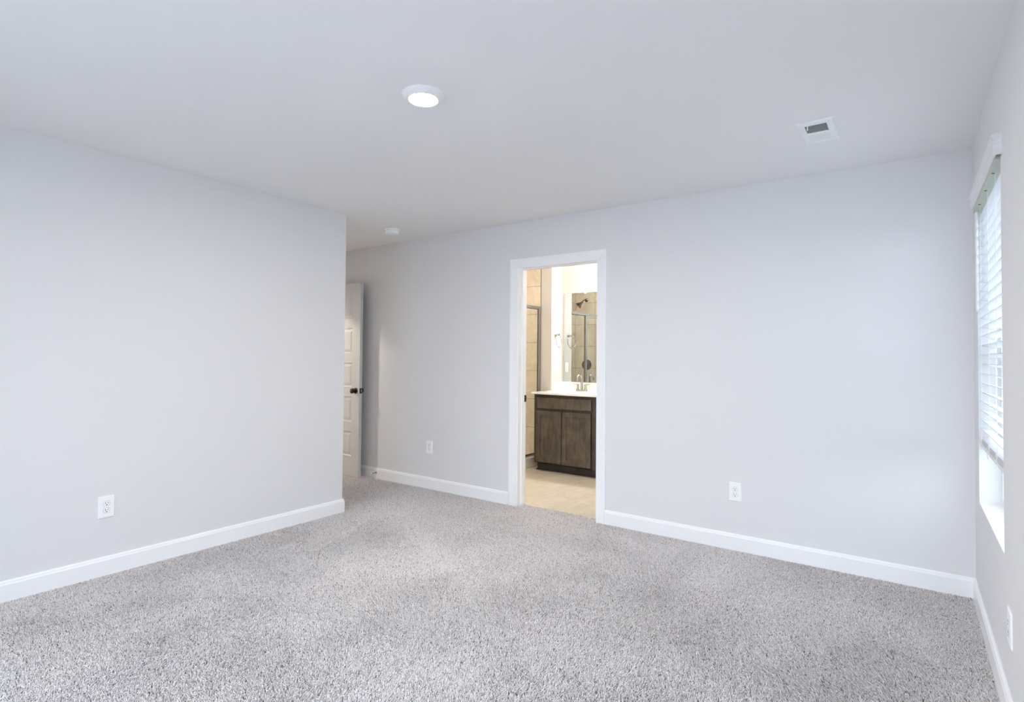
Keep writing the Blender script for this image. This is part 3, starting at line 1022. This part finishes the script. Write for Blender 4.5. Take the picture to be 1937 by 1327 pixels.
lx = .35 * lowf(XY[:, 0], XY[:, 1], 3, 3.2) + .20 * lowf(XY[:, 0], XY[:, 1], 5, 9)
ly = .35 * lowf(XY[:, 0], XY[:, 1], 4, 3.0) + .20 * lowf(XY[:, 0], XY[:, 1], 6, 10)
ang = rng.random(N) * 6.283
mag = .0080 * rng.random(N)
dx = mag * np.cos(ang) + .0065 * lx
dy = mag * np.sin(ang) + .0065 * ly
hgt = .0125 + .0035 * rng.random(N)


def seg_dist(a, b):
    a, b = np.array(a), np.array(b)
    t = np.clip(((XY - a) @ (b - a)) / ((b - a) @ (b - a)), 0, 1)
    d = XY - (a + t[:, None] * (b - a))
    return np.hypot(d[:, 0], d[:, 1]), d


CREASES = [((-3.46, -1.69), (-3.72, -1.05), .014), ((-3.31, -.98), (-2.93, -1.25), .006), ((-2.95, -1.25), (-2.80, -1.33), .008), ((-2.72, -1.66), (-2.47, -1.33), .006)]
TRAILS = [((-3.45, -.88), (-2.58, -1.40), .06, .001, .0060), ((-2.72, -1.60), (-2.50, -1.36), .05, .001, .0060), ((-3.02, -1.80), (-3.30, -1.45), .08, .001, .0045),
          ((-1.9, -.45), (-2.9, -.55), .12, 0, -.0035), ((-.35, -1.1), (-.25, -2.4), .22, 0, -.0045), ((-3.85, -1.6), (-3.80, -2.6), .14, 0, -.0045)]
# trodden marks: a crease by the left corner, a scuffed trail and a few vacuum lines
for a, b, w in CREASES:
    dd, dv = seg_dist(a, b)
    k_ = np.exp(-(dd / w) ** 2)
    hgt *= 1 - .85 * k_
    dx += .006 * k_ * np.sign(dv[:, 0])
    dy += .006 * k_ * np.sign(dv[:, 1])
for a, b, w, gx_, gy_ in TRAILS:
    dd, dv = seg_dist(a, b)
    k_ = 1 / (1 + np.exp((dd - w) / .02))
    dx += gx_ * k_
    dy += gy_ * k_
curl = .0026 * (.4 + rng.random(N))
ph = rng.random(N) * 6.283
pos = np.zeros((N, K, 3), np.float32)
for k in range(K):
    t = k / (K - 1)
    pos[:, k, 0] = XY[:, 0] + dx * t ** 1.5 + curl * np.cos(ph + 3.6 * t) * t
    pos[:, k, 1] = XY[:, 1] + dy * t ** 1.5 + curl * np.sin(ph + 3.6 * t) * t
    pos[:, k, 2] = ZT + hgt * t
# keep the pile clear of the skirtings and jambs
pos[:, :, 0] = np.minimum(pos[:, :, 0], -.0146)
main = (XY[:, 1] < YL + .01)
pos[main, :, 0] = np.maximum(pos[main, :, 0], XL + .0146)
inroom = XY[:, 1] < -.013
pos[inroom, :, 1] = np.where((pos[inroom, :, 0] > -3.02) & (pos[inroom, :, 0] < -2.28), pos[inroom, :, 1], np.minimum(pos[inroom, :, 1], -.0146))
hc = bpy.data.hair_curves.new('carpet_pile')
hc.add_curves([K] * N)
hc.attributes['position'].data.foreach_set('vector', pos.ravel())
rad = np.tile(np.array([.00125, .0014, .0014, .0013, .0008], np.float32), (N, 1)) * (.75 + .5 * rng.random((N, 1)).astype(np.float32))
ra = hc.attributes.get('radius') or hc.attributes.new('radius', 'FLOAT', 'POINT')
ra.data.foreach_set('value', rad.ravel().astype(np.float32))
mc = bpy.data.materials.new('carpet_yarn')
mc.use_nodes = True
n_ = mc.node_tree
b_ = n_.nodes['Principled BSDF']
b_.inputs['Roughness'].default_value = .9
b_.inputs['Specular IOR Level'].default_value = .15
hi = n_.nodes.new('ShaderNodeHairInfo')
rp = n_.nodes.new('ShaderNodeValToRGB')
rp.color_ramp.interpolation = 'CONSTANT'
cr = rp.color_ramp
cr.elements[0].position = 0
cr.elements[0].color = (.20, .175, .165, 1)
cr.elements[1].position = .032
cr.elements[1].color = (.64, .605, .59, 1)
for p_, c_ in ((.22, (.79, .75, .73, 1)), (.50, (.87, .83, .815, 1)), (.80, (.91, .875, .865, 1))):
    e = cr.elements.new(p_)
    e.color = c_
n_.links.new(hi.outputs['Random'], rp.inputs[0])
n_.links.new(rp.outputs[0], b_.inputs['Base Color'])
hc.materials.append(mc)
ho = bpy.data.objects.new('carpet_pile', hc)
COL.objects.link(ho)
tag(ho, 'speckled light grey shag carpet covering the room floor', 'carpet', kind='stuff')
